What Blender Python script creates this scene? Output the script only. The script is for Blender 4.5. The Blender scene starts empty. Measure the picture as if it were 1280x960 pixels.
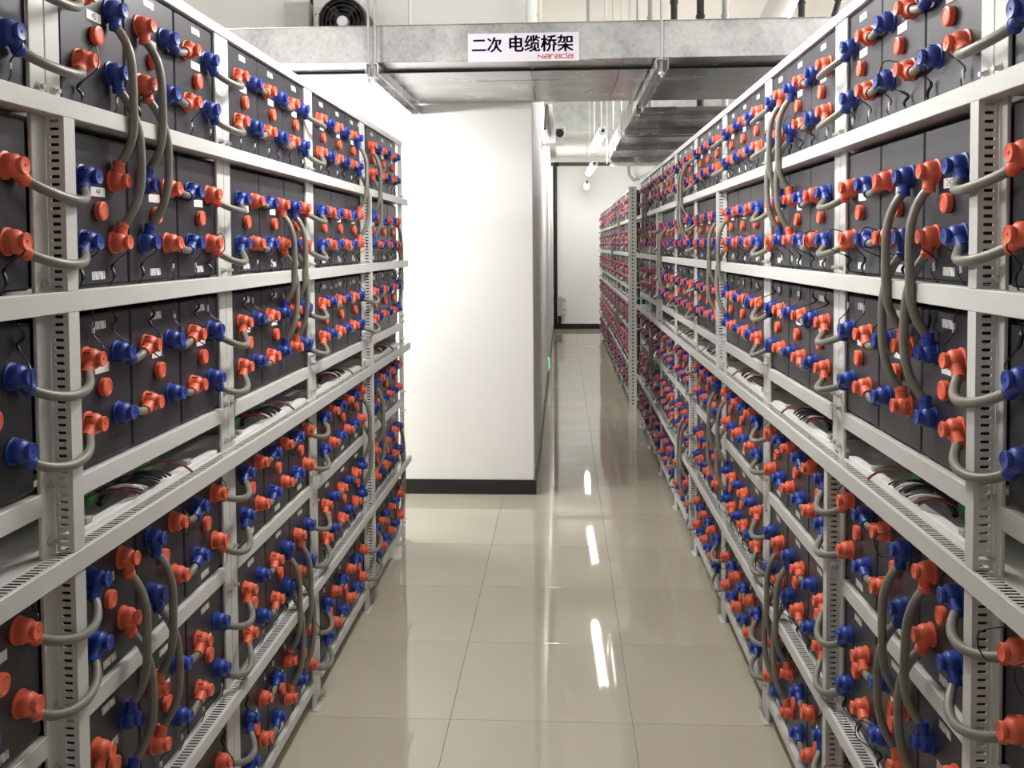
import bpy, math, random
from math import sin, cos, pi, atan2, sqrt
from mathutils import Vector, Matrix, Euler

# ------------------------------------------------------------------ camera, world, exposure
scn = bpy.context.scene
COL = scn.collection
cam_d = bpy.data.cameras.new('camera'); cam = bpy.data.objects.new('camera', cam_d); COL.objects.link(cam)
cam_d.sensor_fit = 'HORIZONTAL'; cam_d.sensor_width = 36.0
cam_d.lens = 1160.0 / 1280.0 * 36.0
cam_d.shift_y = -(480.0 - 354.0) / 1280.0
cam_d.clip_start = 0.05
H = 1.56
cam.matrix_world = Matrix.Translation((0, 0, H)) @ Matrix.Rotation(0.0553, 4, 'Z') @ Matrix.Rotation(pi / 2 - 0.04, 4, 'X') @ Matrix.Rotation(-0.0065, 4, 'Z')
scn.camera = cam
w = bpy.data.worlds.new('world'); scn.world = w; w.use_nodes = True
w.node_tree.nodes['Background'].inputs[0].default_value = (0.9, 0.95, 1, 1)
w.node_tree.nodes['Background'].inputs[1].default_value = 0.02
scn.view_settings.view_transform = 'Standard'; scn.view_settings.look = 'None'
scn.view_settings.gamma = 1.0; scn.view_settings.use_curve_mapping = False
scn.view_settings.exposure = 1.56
LAMP = 36.0            # emission of the tube lamps

R = random.Random(7)

# ------------------------------------------------------------------ materials
def nodes_of(name):
    m = bpy.data.materials.new(name); m.use_nodes = True
    nt = m.node_tree; b = nt.nodes['Principled BSDF']
    return m, nt, b

def mat(name, col, rough=0.5, metal=0.0, var=0.0, scale=8.0, bump=0.0, bscale=200.0, coat=0.0, spec=0.5, stretch=None, rvar=0.0):
    m, nt, b = nodes_of(name)
    b.inputs['Base Color'].default_value = (*col, 1)
    b.inputs['Roughness'].default_value = rough
    b.inputs['Metallic'].default_value = metal
    b.inputs['Specular IOR Level'].default_value = spec
    if coat:
        b.inputs['Coat Weight'].default_value = coat; b.inputs['Coat Roughness'].default_value = 0.05
    tc = nt.nodes.new('ShaderNodeTexCoord')
    src = tc.outputs['Object']
    if stretch:
        mp = nt.nodes.new('ShaderNodeMapping'); mp.inputs['Scale'].default_value = stretch
        nt.links.new(src, mp.inputs[0]); src = mp.outputs[0]
    if var or rvar:
        n = nt.nodes.new('ShaderNodeTexNoise'); n.inputs['Scale'].default_value = scale; n.inputs['Detail'].default_value = 5
        nt.links.new(src, n.inputs['Vector'])
        if var:
            cr = nt.nodes.new('ShaderNodeValToRGB')
            cr.color_ramp.elements[0].position = 0.3; cr.color_ramp.elements[1].position = 0.7
            cr.color_ramp.elements[0].color = (*[c * (1 - var) for c in col], 1)
            cr.color_ramp.elements[1].color = (*[min(1, c * (1 + var)) for c in col], 1)
            nt.links.new(n.outputs['Fac'], cr.inputs[0]); nt.links.new(cr.outputs[0], b.inputs['Base Color'])
        if rvar:
            mr = nt.nodes.new('ShaderNodeMapRange')
            mr.inputs['To Min'].default_value = max(0.02, rough - rvar); mr.inputs['To Max'].default_value = rough + rvar
            nt.links.new(n.outputs['Fac'], mr.inputs[0]); nt.links.new(mr.outputs[0], b.inputs['Roughness'])
    if bump:
        n2 = nt.nodes.new('ShaderNodeTexNoise'); n2.inputs['Scale'].default_value = bscale; n2.inputs['Detail'].default_value = 3
        nt.links.new(tc.outputs['Object'], n2.inputs['Vector'])
        bp = nt.nodes.new('ShaderNodeBump'); bp.inputs['Strength'].default_value = bump; bp.inputs['Distance'].default_value = 0.002
        nt.links.new(n2.outputs['Fac'], bp.inputs['Height']); nt.links.new(bp.outputs[0], b.inputs['Normal'])
    return m

def emit(name, col, strength):
    m, nt, b = nodes_of(name)
    b.inputs['Base Color'].default_value = (*col, 1)
    b.inputs['Emission Color'].default_value = (*col, 1); b.inputs['Emission Strength'].default_value = strength
    return m

def barcode_mat():
    m, nt, b = nodes_of('printed_sticker')
    tc = nt.nodes.new('ShaderNodeTexCoord'); wv = nt.nodes.new('ShaderNodeTexNoise')
    mp = nt.nodes.new('ShaderNodeMapping'); mp.inputs['Scale'].default_value = (0, 420, 25)
    nt.links.new(tc.outputs['Object'], mp.inputs[0]); nt.links.new(mp.outputs[0], wv.inputs['Vector'])
    wv.inputs['Scale'].default_value = 1.0; wv.inputs['Detail'].default_value = 0
    cr = nt.nodes.new('ShaderNodeValToRGB'); cr.color_ramp.interpolation = 'CONSTANT'
    cr.color_ramp.elements[0].color = (0.12, 0.12, 0.12, 1); cr.color_ramp.elements[1].color = (0.75, 0.75, 0.74, 1)
    cr.color_ramp.elements[1].position = 0.44
    nt.links.new(wv.outputs['Fac'], cr.inputs[0]); nt.links.new(cr.outputs[0], b.inputs['Base Color'])
    b.inputs['Roughness'].default_value = 0.5
    return m

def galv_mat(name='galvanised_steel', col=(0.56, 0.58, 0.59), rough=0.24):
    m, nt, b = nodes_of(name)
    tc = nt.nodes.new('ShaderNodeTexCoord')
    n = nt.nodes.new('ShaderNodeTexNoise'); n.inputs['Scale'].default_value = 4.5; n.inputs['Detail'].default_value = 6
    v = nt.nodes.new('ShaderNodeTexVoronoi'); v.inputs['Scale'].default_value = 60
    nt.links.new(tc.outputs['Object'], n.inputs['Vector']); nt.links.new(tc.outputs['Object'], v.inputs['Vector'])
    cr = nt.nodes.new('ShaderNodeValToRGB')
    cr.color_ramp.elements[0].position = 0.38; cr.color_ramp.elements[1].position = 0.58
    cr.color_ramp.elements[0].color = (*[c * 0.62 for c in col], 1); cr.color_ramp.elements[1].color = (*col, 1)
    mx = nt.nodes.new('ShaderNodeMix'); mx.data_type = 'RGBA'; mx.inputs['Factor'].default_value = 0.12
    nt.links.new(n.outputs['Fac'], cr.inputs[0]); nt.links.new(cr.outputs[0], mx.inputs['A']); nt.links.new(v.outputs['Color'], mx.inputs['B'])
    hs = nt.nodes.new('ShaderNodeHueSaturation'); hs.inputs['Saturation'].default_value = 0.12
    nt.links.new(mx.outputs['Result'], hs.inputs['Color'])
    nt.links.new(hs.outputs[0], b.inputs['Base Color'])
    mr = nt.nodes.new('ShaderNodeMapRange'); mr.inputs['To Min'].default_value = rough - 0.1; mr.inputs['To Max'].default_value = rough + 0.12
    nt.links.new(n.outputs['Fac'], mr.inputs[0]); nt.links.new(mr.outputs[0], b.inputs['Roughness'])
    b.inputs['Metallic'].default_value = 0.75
    return m

M = {}
M['paint'] = mat('grey_rack_paint', (0.60, 0.60, 0.575), 0.42, var=0.03, scale=5)
M['case'] = mat('dark_grey_battery_plastic', (0.030, 0.030, 0.037), 0.40, var=0.10, scale=14, spec=0.4, bump=0.05, bscale=900)
M['seam'] = mat('black_plastic', (0.01, 0.01, 0.011), 0.5)
M['orange'] = mat('orange_red_rubber', (0.76, 0.135, 0.070), 0.45, var=0.06, scale=60)
M['blue'] = mat('blue_rubber', (0.017, 0.048, 0.30), 0.42, var=0.08, scale=60)
M['cable'] = mat('grey_cable_sheath', (0.20, 0.193, 0.160), 0.38, var=0.05, scale=20)
M['black'] = mat('black_wire', (0.012, 0.012, 0.013), 0.4)
M['red'] = mat('dark_red_wire', (0.16, 0.015, 0.015), 0.45)
M['white'] = mat('white_plastic', (0.78, 0.78, 0.77), 0.4)
M['sticker'] = mat('white_sticker', (0.82, 0.82, 0.81), 0.5)
M['barcode'] = barcode_mat()
M['galv'] = galv_mat()
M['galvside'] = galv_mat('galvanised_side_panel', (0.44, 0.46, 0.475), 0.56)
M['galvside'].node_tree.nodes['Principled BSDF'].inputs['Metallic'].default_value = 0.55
M['steel'] = mat('zinc_bolt', (0.62, 0.62, 0.6), 0.3, 0.8)
M['rod'] = mat('dull_zinc_rod', (0.30, 0.30, 0.30), 0.5, 0.6)
M['guard'] = mat('dark_guard_wire', (0.05, 0.05, 0.055), 0.4, 0.4)
M['green'] = mat('green_connector', (0.05, 0.30, 0.08), 0.45)
M['dgreen'] = mat('dark_green_connector', (0.02, 0.08, 0.04), 0.45)
M['module'] = mat('grey_module_housing', (0.36, 0.37, 0.34), 0.45)
M['wall'] = mat('white_wall_paint', (0.86, 0.855, 0.84), 0.6, var=0.015, scale=1.5, bump=0.04, bscale=120)
M['skirt'] = mat('black_skirting_paint', (0.012, 0.012, 0.012), 0.35)
M['ceil'] = mat('cream_ceiling_paint', (0.82, 0.785, 0.73), 0.7, var=0.02, scale=1.5)
M['speck'] = mat('speckled_grey_render', (0.50, 0.52, 0.51), 0.75, var=0.16, scale=9, bump=0.2, bscale=60)
M['grout'] = mat('floor_grout', (0.13, 0.12, 0.10), 0.7)
M['tile'] = mat('polished_beige_tile', (0.475, 0.44, 0.35), 0.032, var=0.05, scale=1.1, spec=0.5, rvar=0.010)
M['dark'] = mat('dark_metal', (0.02, 0.02, 0.022), 0.35, 0.3)
M['pipe'] = mat('olive_pipe_paint', (0.10, 0.10, 0.07), 0.5)
M['silver'] = mat('aluminium_foil', (0.7, 0.7, 0.7), 0.3, 0.9, bump=0.3, bscale=30)
M['navy'] = mat('navy_lettering', (0.018, 0.010, 0.24), 0.5)
M['logo'] = mat('red_lettering', (0.60, 0.06, 0.04), 0.5)
M['signw'] = mat('lilac_white_sign', (0.80, 0.77, 0.88), 0.5)
M['tube'] = emit('lit_lamp_diffuser', (1.0, 0.985, 0.955), LAMP)
M['tube_far'] = emit('dimmer_lamp_diffuser', (1.0, 0.985, 0.955), LAMP * 0.50)
M['tube_new'] = emit('bright_lamp_diffuser', (1.0, 0.99, 0.975), LAMP * 1.45)
M['exit'] = emit('lit_green_exit_sign', (0.05, 0.8, 0.25), 1.5)
M['gbox'] = mat('light_grey_box', (0.45, 0.45, 0.43), 0.5)

# ------------------------------------------------------------------ mesh helpers
class MB:
    def __init__(s): s.v = []; s.f = []; s.m = []; s.sm = []
    def add(s, vs, fs, mi=0, smooth=False):
        o = len(s.v); s.v += [tuple(p) for p in vs]
        for f in fs: s.f.append(tuple(o + i for i in f)); s.m.append(mi); s.sm.append(smooth)
    def box(s, x0, x1, y0, y1, z0, z1, mi=0):
        x0, x1 = min(x0, x1), max(x0, x1); y0, y1 = min(y0, y1), max(y0, y1); z0, z1 = min(z0, z1), max(z0, z1)
        v = [(x0, y0, z0), (x1, y0, z0), (x1, y1, z0), (x0, y1, z0), (x0, y0, z1), (x1, y0, z1), (x1, y1, z1), (x0, y1, z1)]
        s.add(v, [(0, 3, 2, 1), (4, 5, 6, 7), (0, 1, 5, 4), (1, 2, 6, 5), (2, 3, 7, 6), (3, 0, 4, 7)], mi)
    def cbox(s, x0, x1, y0, y1, z0, z1, c, mi=0):
        """box with chamfered edges all round"""
        x0, x1 = min(x0, x1), max(x0, x1); y0, y1 = min(y0, y1), max(y0, y1); z0, z1 = min(z0, z1), max(z0, z1)
        vs = []; idx = {}
        for ix, X in ((0, x0), (1, x1)):
            for iy, Y in ((0, y0), (1, y1)):
                for iz, Z in ((0, z0), (1, z1)):
                    sx = c if ix == 0 else -c; sy = c if iy == 0 else -c; sz = c if iz == 0 else -c
                    for a, p in (('x', (X, Y + sy, Z + sz)), ('y', (X + sx, Y, Z + sz)), ('z', (X + sx, Y + sy, Z))):
                        idx[(ix, iy, iz, a)] = len(vs); vs.append(p)
        g = lambda ix, iy, iz, a: idx[(ix, iy, iz, a)]
        fs = []
        for i in (0, 1):
            q = [g(i, 0, 0, 'x'), g(i, 1, 0, 'x'), g(i, 1, 1, 'x'), g(i, 0, 1, 'x')]; fs.append(q if i else q[::-1])
            q = [g(0, i, 0, 'y'), g(1, i, 0, 'y'), g(1, i, 1, 'y'), g(0, i, 1, 'y')]; fs.append(q[::-1] if i else q)
            q = [g(0, 0, i, 'z'), g(1, 0, i, 'z'), g(1, 1, i, 'z'), g(0, 1, i, 'z')]; fs.append(q if i else q[::-1])
        for i in (0, 1):
            for j in (0, 1):
                for q in ([g(i, j, 0, 'x'), g(i, j, 0, 'y'), g(i, j, 1, 'y'), g(i, j, 1, 'x')],
                          [g(i, 0, j, 'x'), g(i, 0, j, 'z'), g(i, 1, j, 'z'), g(i, 1, j, 'x')],
                          [g(0, i, j, 'y'), g(0, i, j, 'z'), g(1, i, j, 'z'), g(1, i, j, 'y')]):
                    fs.append(q)
        for i in (0, 1):
            for j in (0, 1):
                for k in (0, 1): fs.append([g(i, j, k, 'x'), g(i, j, k, 'y'), g(i, j, k, 'z')])
        ctr = Vector(((x0 + x1) / 2, (y0 + y1) / 2, (z0 + z1) / 2)); out = []
        for f in fs:
            P = [Vector(vs[i]) for i in f]; n = (P[1] - P[0]).cross(P[2] - P[0])
            mid = sum(P, Vector()) / len(P)
            out.append(f if n.dot(mid - ctr) > 0 else f[::-1])
        s.add(vs, out, mi)
    def tube(s, pts, r, n=8, mi=0, caps=True, smooth=True):
        pts = [Vector(p) for p in pts]; rs = r if isinstance(r, (list, tuple)) else [r] * len(pts)
        t0 = (pts[1] - pts[0]).normalized()
        up = Vector((0, 0, 1)) if abs(t0.z) < 0.9 else Vector((1, 0, 0))
        a = t0.cross(up).normalized(); vs = []
        for i, p in enumerate(pts):
            t = (pts[min(i + 1, len(pts) - 1)] - pts[max(i - 1, 0)]).normalized()
            a = (a - t * a.dot(t)).normalized(); b = t.cross(a)
            for k in range(n):
                an = 2 * pi * k / n; vs.append(p + (a * cos(an) + b * sin(an)) * rs[i])
        fs = []
        for i in range(len(pts) - 1):
            for k in range(n):
                k2 = (k + 1) % n; fs.append((i * n + k, i * n + k2, (i + 1) * n + k2, (i + 1) * n + k))
        s.add(vs, fs, mi, smooth)
        if caps:
            L = (len(pts) - 1) * n
            s.add(vs[:n], [tuple(range(n - 1, -1, -1))], mi); s.add(vs[L:], [tuple(range(n))], mi)
    def lathe(s, prof, axis='x', n=16, c=(0, 0, 0), mi=0, smooth=True):
        """prof: list of (radius, height along axis)"""
        vs = []
        for r, h in prof:
            for k in range(n):
                a = 2 * pi * k / n; u, v = r * cos(a), r * sin(a)
                p = {'x': (h, u, v), 'y': (v, h, u), 'z': (u, v, h)}[axis]
                vs.append((c[0] + p[0], c[1] + p[1], c[2] + p[2]))
        fs = []
        up = prof[-1][1] > prof[0][1]
        for i in range(len(prof) - 1):
            for k in range(n):
                k2 = (k + 1) % n; q = (i * n + k, i * n + k2, (i + 1) * n + k2, (i + 1) * n + k)
                fs.append(q if up else q[::-1])
        s.add(vs, fs, mi, smooth)
        s.add(vs[-n:], [tuple(range(n)) if up else tuple(range(n - 1, -1, -1))], mi)
        s.add(vs[:n], [tuple(range(n - 1, -1, -1)) if up else tuple(range(n))], mi)
    def xform(s, Mx):
        s.v = [tuple(Mx @ Vector(p)) for p in s.v]; return s
    def merge(s, o, Mx=None, mi=None):
        vs = [tuple(Mx @ Vector(p)) for p in o.v] if Mx is not None else o.v
        b = len(s.v); s.v += vs
        for f, m, sm in zip(o.f, o.m, o.sm):
            s.f.append(tuple(b + i for i in f)); s.m.append(m if mi is None else mi); s.sm.append(sm)
    def mesh(s, name, mats):
        me = bpy.data.meshes.new(name); me.from_pydata(s.v, [], s.f)
        for m in (mats if isinstance(mats, (list, tuple)) else [mats]): me.materials.append(m)
        me.polygons.foreach_set('material_index', s.m); me.polygons.foreach_set('use_smooth', s.sm)
        me.update()
        if any(s.sm): me.set_sharp_from_angle(angle=0.7)
        return me

def obj(name, me, parent=None, loc=(0, 0, 0), rot=None):
    o = bpy.data.objects.new(name, me); COL.objects.link(o); o.location = loc
    if rot is not None: o.rotation_euler = rot
    if parent is not None: o.parent = parent
    return o

def tag(o, label=None, cat=None, group=None, kind=None):
    if label: o['label'] = label
    if cat: o['category'] = cat
    if group: o['group'] = group
    if kind: o['kind'] = kind
    return o

def part(name, mb, m, parent=None, loc=(0, 0, 0)):
    return obj(name, mb.mesh(name, m), parent, loc)

def struct(name, mb, m, parent=None):
    o = part(name, mb, m, parent)
    if parent is None: o['kind'] = 'structure'
    return o

def solid(o, t, off=-1.0):
    md = o.modifiers.new('thick', 'SOLIDIFY'); md.thickness = t; md.offset = off

def bez(p0, p1, p2, p3, n):
    out = []
    for i in range(n + 1):
        t = i / n; u = 1 - t
        out.append(p0 * u ** 3 + p1 * 3 * u * u * t + p2 * 3 * u * t * t + p3 * t ** 3)
    return out

# ------------------------------------------------------------------ the room
WX = -0.187           # face of the long white wall beside the aisle
PY = 5.775            # front face of the white block
BY = 17.42            # back wall
ZC = 3.75             # ceiling
XL, XR, YF = -3.6, 3.4, -2.6

mb = MB(); mb.box(XL, XR, YF, BY + 0.2, -0.25, -0.0035)
floor = struct('floor', mb, M['grout'])
mb = MB()
T = 0.5985; t2 = T / 2; c = 0.0006; zt = 0.0; zb = -0.0035
vs = [(-t2, -t2, zb), (t2, -t2, zb), (t2, t2, zb), (-t2, t2, zb), (-t2, -t2, zt - c), (t2, -t2, zt - c), (t2, t2, zt - c), (-t2, t2, zt - c),
      (-t2 + c, -t2 + c, zt), (t2 - c, -t2 + c, zt), (t2 - c, t2 - c, zt), (-t2 + c, t2 - c, zt)]
fs = [(8, 9, 10, 11)] + [(i, (i + 1) % 4, 4 + (i + 1) % 4, 4 + i) for i in range(4)] + [(4 + i, 4 + (i + 1) % 4, 8 + (i + 1) % 4, 8 + i) for i in range(4)]
mb.add(vs, fs); tile_me = mb.mesh('floor_tile', M['tile'])
for i in range(-5, 4):
    for j in range(-4, 26):
        x = 0.22 - 0.3 + 0.6 * i; y = 2.988 + 0.3 + 0.6 * (j - 2)
        if y > BY - 0.2 or (y > PY + 0.4 and x < WX - 0.4): continue
        obj('floor_tile', tile_me, floor, (x, y, 0))

mb = MB(); mb.box(XL - 0.2, XL, YF, PY, -0.2, ZC + 0.2); struct('wall_left', mb, M['wall'])
mb = MB(); mb.box(XR, XR + 0.2, YF, BY + 0.2, -0.2, ZC + 0.2); struct('wall_right', mb, M['wall'])
mb = MB(); mb.box(XL - 0.2, XR + 0.2, YF - 0.2, YF, -0.2, ZC + 0.2); struct('wall_behind', mb, M['wall'])
mb = MB(); mb.box(WX, XR + 0.2, BY, BY + 0.2, -0.2, ZC + 0.2); struct('wall_back', mb, M['wall'])
mb = MB(); mb.cbox(XL - 0.2, WX, PY, BY + 0.2, -0.2, ZC + 0.2, 0.004); struct('wall_block', mb, M['wall'])
mb = MB(); mb.box(XL - 0.2, XR + 0.2, YF - 0.2, BY + 0.2, ZC, ZC + 0.2); struct('ceiling', mb, M['ceil'])
mb = MB(); mb.box(WX, XR, 13.55, BY, 3.21, ZC); beam_o = struct('ceiling_beam', mb, [M['ceil'], M['speck']])
for p in beam_o.data.polygons:
    if p.normal.y < -0.5: p.material_index = 1
# cross beam above the cable tray
mb = MB(); mb.box(WX, XR, 8.3, 8.65, 3.38, ZC); struct('ceiling_beam', mb, M['ceil'])
mb = MB(); mb.box(XL, WX + 0.012, PY - 0.012, PY - 0.0004, 0, 0.092); struct('baseboard_front', mb, M['skirt'])
mb = MB(); mb.box(WX + 0.0004, WX + 0.010, PY - 0.0004, BY, 0, 0.092); struct('baseboard_side', mb, M['skirt'])
mb = MB(); mb.box(WX + 0.012, XR, BY - 0.012, BY - 0.0004, 0, 0.095); struct('baseboard_back', mb, M['skirt'])

# ------------------------------------------------------------------ lamps
def lamp(x, y, z, label, L=1.3, rz=0.0, tube='tube', ztop=None):
    t = obj('pendant_lamp', None, None, (x, y, z), (0, 0, rz)); tag(t, label, 'lamp', 'tube lamps hung in rows')
    mb = MB(); mb.cbox(-0.030, 0.030, -L / 2, L / 2, 0.030, 0.052, 0.006); part('housing', mb, M['white'], t)
    mb = MB(); n = 14; pr = []
    for k in range(n + 1):
        a = -0.6 + (pi + 1.2) * k / n; pr.append((0.040 * cos(a), -0.040 * sin(a) + 0.006))
    ys = [-L / 2 + 0.03, L / 2 - 0.03]; vs = [(px, yy, pz) for yy in ys for px, pz in pr]; m = n + 1
    mb.add(vs, [(k, m + k, m + k + 1, k + 1) for k in range(n)] + [(n, m + n, m, 0)] , 0, True)
    part('diffuser', mb, M[tube], t)
    for s in (-1, 1):
        mb = MB(); vs = [(1.04 * px, s * (L / 2 - 0.03) + d, pz * 1.0) for d in (0, s * 0.035) for px, pz in pr]
        mb.add(vs, [(k, k + 1, m + k + 1, m + k) for k in range(n)] + [tuple(range(m)), tuple(range(2 * m - 1, m - 1, -1))])
        part('end_cap', mb, M['white'], t)
        mb = MB(); mb.lathe([(0.016, 0), (0.016, 0.006)], 'y', 10, (0, s * (L / 2 + 0.005) - 0.003, 0.012)); part('cable_gland', mb, M['dark'], t)
        top = (ztop or (3.21 if y > 13.55 else ZC)) - z
        mb = MB(); mb.tube([(0, s * L * 0.36, 0.05), (0, s * L * 0.36, top - 0.002)], 0.006, 6); part('hanger_rod', mb, M['white'], t)
    return t
lamp(0.35, 9.35, 2.60, 'white tube lamp over the aisle, largest of the three in view', L=1.5, rz=0.025, tube='tube_far')
lamp(0.39, 12.75, 2.60, 'white tube lamp over the aisle, middle of the three in view', L=1.5, rz=0.025, tube='tube_far')
lamp(0.41, 16.1, 2.60, 'white tube lamp over the aisle, smallest, closest to the back wall', rz=-0.019, tube='tube_far')
lamp(-0.08, 2.78, 2.60, 'white tube lamp above the aisle before the cable tray', rz=-0.019)
lamp(-1.75, 5.06, 2.33, 'bright white tube lamp under the cable tray, hidden behind the left rack', L=1.0, tube='tube_new', ztop=2.4445)
lamp(-2.25, 2.3, 2.90, 'unseen fill lamp added above the gangway behind the left rack', tube='tube_new')  # added out of view to brighten the wall above the tray
lamp(2.1, 4.0, 3.05, 'unseen fill lamp added above the gangway behind the right rack')  # unseen lamp put in to lift the upper part of the room
lamp(2.05, 6.7, 2.98, 'unseen fill lamp added behind the long right rack, mid length')  # added lamp hidden by the rack, brightens the ceiling on the right
lamp(2.3, 13.0, 2.62, 'unseen fill lamp added behind the far right rack', tube='tube_far')  # unseen lamp added for light around the far rack

# ------------------------------------------------------------------ racks
TIER = [1.812, 1.494, 1.170, 0.773, 0.458, 0.108]          # bottom of each tier's cells
CH, CW, CD = 0.272, 0.229, 0.40                             # cell height, width, depth
PITCH = 0.2345; TOFF = 0.0565; ZT = 0.058
UW = 0.090                                                 # upright width
DU, DF = 0.031, 0.038                                      # depth of upright plane and of cell faces behind the front plane
SLOT_P = 0.0125

def slotted(s, xf, yw, z0, z1):
    """angle post: slotted web across the rack depth, plain flange along the aisle"""
    mb = MB(); d0, d1 = 0.0, DU - 0.0006; W2 = 0.008; hh = 0.0026
    X = lambda d: s * (xf + d)
    dc = 0.0165
    n = int((z1 - z0) / SLOT_P); pz = (z1 - z0) / n
    hole = []
    for a in range(10):
        if a < 5: an = -pi / 2 + pi * a / 4; hole.append((dc + W2 - hh + hh * cos(an), hh * sin(an)))
        else: an = pi / 2 + pi * (a - 5) / 4; hole.append((dc - W2 + hh + hh * cos(an), hh * sin(an)))
    for i in range(n):
        zc = z0 + (i + 0.5) * pz
        vs = [(X(d0), yw, zc - pz / 2), (X(d1), yw, zc - pz / 2), (X(d1), yw, zc + pz / 2), (X(d0), yw, zc + pz / 2)]
        vs += [(X(d), yw, zc + z) for d, z in hole]
        vs += [(X(d), yw + 0.003, zc + z) for d, z in hole]
        h = lambda k: 4 + k
        fs = [(0, 1, h(0), h(9)), (1, 2, h(4), h(3), h(2), h(1), h(0)), (2, 3, h(5), h(4)), (3, 0, h(9), h(8), h(7), h(6), h(5))]
        fs += [(h(k), h((k + 1) % 10), 14 + (k + 1) % 10, 14 + k) for k in range(10)]
        mb.add(vs, fs)
    mb.box(X(0), X(0.003), yw + 0.0001, yw + (0.034 if s < 0 else 0.029), z0, z1)
    return mb

def boltmesh():
    mb = MB(); mb.lathe([(0.009, 0.0), (0.009, -0.0015), (0.0065, -0.0016), (0.0065, -0.006), (0.0042, -0.0061), (0.0042, -0.012)], 'x', 6, smooth=False)
    return mb.mesh('bolt', M['steel'])
BOLT = boltmesh()

def rack(name_lab, s, xf, ks, up_slots, low_slots, near_y, detail_y=6.0, end_cap=True):
    t = obj('battery_rack', None, None, (s * (xf + 0.1), ks[0], 0)); tag(t, name_lab, 'rack')
    inv = (-s * (xf + 0.1), -ks[0], 0)
    X = lambda d: s * (xf + d)
    P = lambda n, mb, m='paint': part(n, mb, M[m], t, inv)
    y0 = near_y; y1 = ks[-1] + UW / 2
    def bx(n, d0, d1, ya, yb, z0, z1, m='paint', c=0.0012):
        mb = MB(); mb.cbox(X(d0), X(d1), ya, yb, z0, z1, c); return P(n, mb, m)
    ed = [y0 - UW / 2] + list(ks)
    gaps = [(ed[i] + UW / 2 + 0.0005, ed[i + 1] - UW / 2 - 0.0005) for i in range(len(ed) - 1) if ed[i + 1] - ed[i] > 0.12]
    bx('end_panel', 0.0715, 0.44, y1 - 0.004, y1, 0.11, 2.08)  # added plate, keeps the bright block from showing through the end gaps
    for z0, z1 in ((1.776, 1.807), (1.455, 1.490)):        # front beams
        bx('beam', 0, 0.0305, y0, y1, z0, z1)
        bx('shelf', 0.0715, 0.44, y0, y1, z0 + 0.002, z1 + 0.0035)
        for ya, yb in gaps: bx('beam_flange', 0.0307, 0.0713, ya, yb, z0 + 0.001, z0 + 0.008)
    bx('shelf', 0.075, 0.44, y0, y1, 1.160, 1.1695)
    bx('shelf', 0.075, 0.44, y0, y1, 0.764, 0.7725)
    bx('shelf', 0.075, 0.44, y0, y1, 0.098, 0.1075)
    bx('rear_light_stop', 0.441, 0.446, y0, y1, 0.098, 2.10)  # added closing plate, stops light coming through the open back
    bx('top_rail', DU - 0.003, DU + 0.035, y0, y1, 2.0845, 2.109)
    for zl, hh in ((1.020, 0.036), (0.424, 0.032)):         # trays: lip, slotted strip, floor
        bx('tray_lip', -0.004, -0.001, y0, y1 + 0.01, zl, zl + hh)
        mb = MB(); zz = zl + hh - 0.001; a, b_ = 0.005, 0.027; n = int((min(y1, 9) - y0) / 0.0118); p = (min(y1, 9) - y0) / n
        for i in range(n):
            ya = y0 + i * p
            q = lambda d, y: (X(d), y, zz)
            mb.add([q(a, ya), q(b_, ya), q(b_, ya + p * 0.5), q(a, ya + p * 0.5)], [(0, 1, 2, 3)])
        mb.add([(X(-0.001), y0, zz), (X(a), y0, zz), (X(a), y1, zz), (X(-0.001), y1, zz)], [(0, 1, 2, 3)])
        mb.add([(X(b_), y0, zz), (X(DU - 0.0004), y0, zz), (X(DU - 0.0004), y1, zz), (X(b_), y1, zz)], [(0, 1, 2, 3)])
        o = P('slotted_strip', mb); 
    bx('tray_floor', 0.0310, 0.44, y0, y1, 1.0520, 1.0550)
    bx('shelf', 0.0310, 0.44, y0, y1, 0.4520, 0.4575)
    # uprights: two channels back to back; where a slotted post is bolted on, the far channel is left out
    for k, yk in enumerate(ks):
        ch = MB()
        ch.cbox(X(DU), X(DU + 0.0066), yk - UW / 2, yk - 0.0012, 0.004, 2.0842, 0.0012)
        zr = [(0.004, 1.03 if k not in low_slots else 0.10), (1.06 if k not in up_slots else 1.777, 2.0842)]
        if k not in low_slots and k not in up_slots: zr = [(0.004, 2.0842)]
        for za, zb in zr: ch.cbox(X(DU), X(DU + 0.0066), yk + 0.0012, yk + UW / 2, za, zb, 0.0012)
        up = P('upright_post', ch)
        mb = MB(); mb.cbox(X(DU - 0.014), X(DU + 0.060), yk - 0.047, yk + 0.047, 0.0003, 0.0039, 0.0006); part('base_plate', mb, M['paint'], up)
        if yk < detail_y:
            for zb in (1.822, 1.504, 1.20, 1.08, 1.17, 0.80, 0.70, 0.12):
                for q in (-1, 1):
                    if q > 0 and ((k in up_slots and 1.05 < zb < 1.78) or (k in low_slots and 0.1 < zb < 1.03)): continue
                    obj('bolt', BOLT, up, (X(DU), yk + q * 0.023, zb), (0, 0, 0 if s > 0 else pi))
    # support beams between uprights
    ed = [y0 - UW / 2] + list(ks)
    for i in range(len(ed) - 1):
        ya, yb = ed[i] + UW / 2 + 0.0005, ed[i + 1] - UW / 2 - 0.0005
        if yb - ya < 0.02: continue
        bx('support_beam', DU - 0.002, DU + 0.030, ya, yb, 1.1280, 1.1640)
        bx('support_beam', DU - 0.002, DU + 0.030, ya, yb, 0.7312, 0.7670)
        bx('support_beam', DU - 0.006, DU + 0.030, ya, yb, 0.0740, 0.1040)
    for k in up_slots:
        yw = ks[k] - (0.004 if s < 0 else 0.022)
        for z0, z1 in ((1.4905, 1.7758), (1.0565, 1.4548)):
            P('slotted_post', slotted(s, xf, yw, z0, z1))
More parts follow.
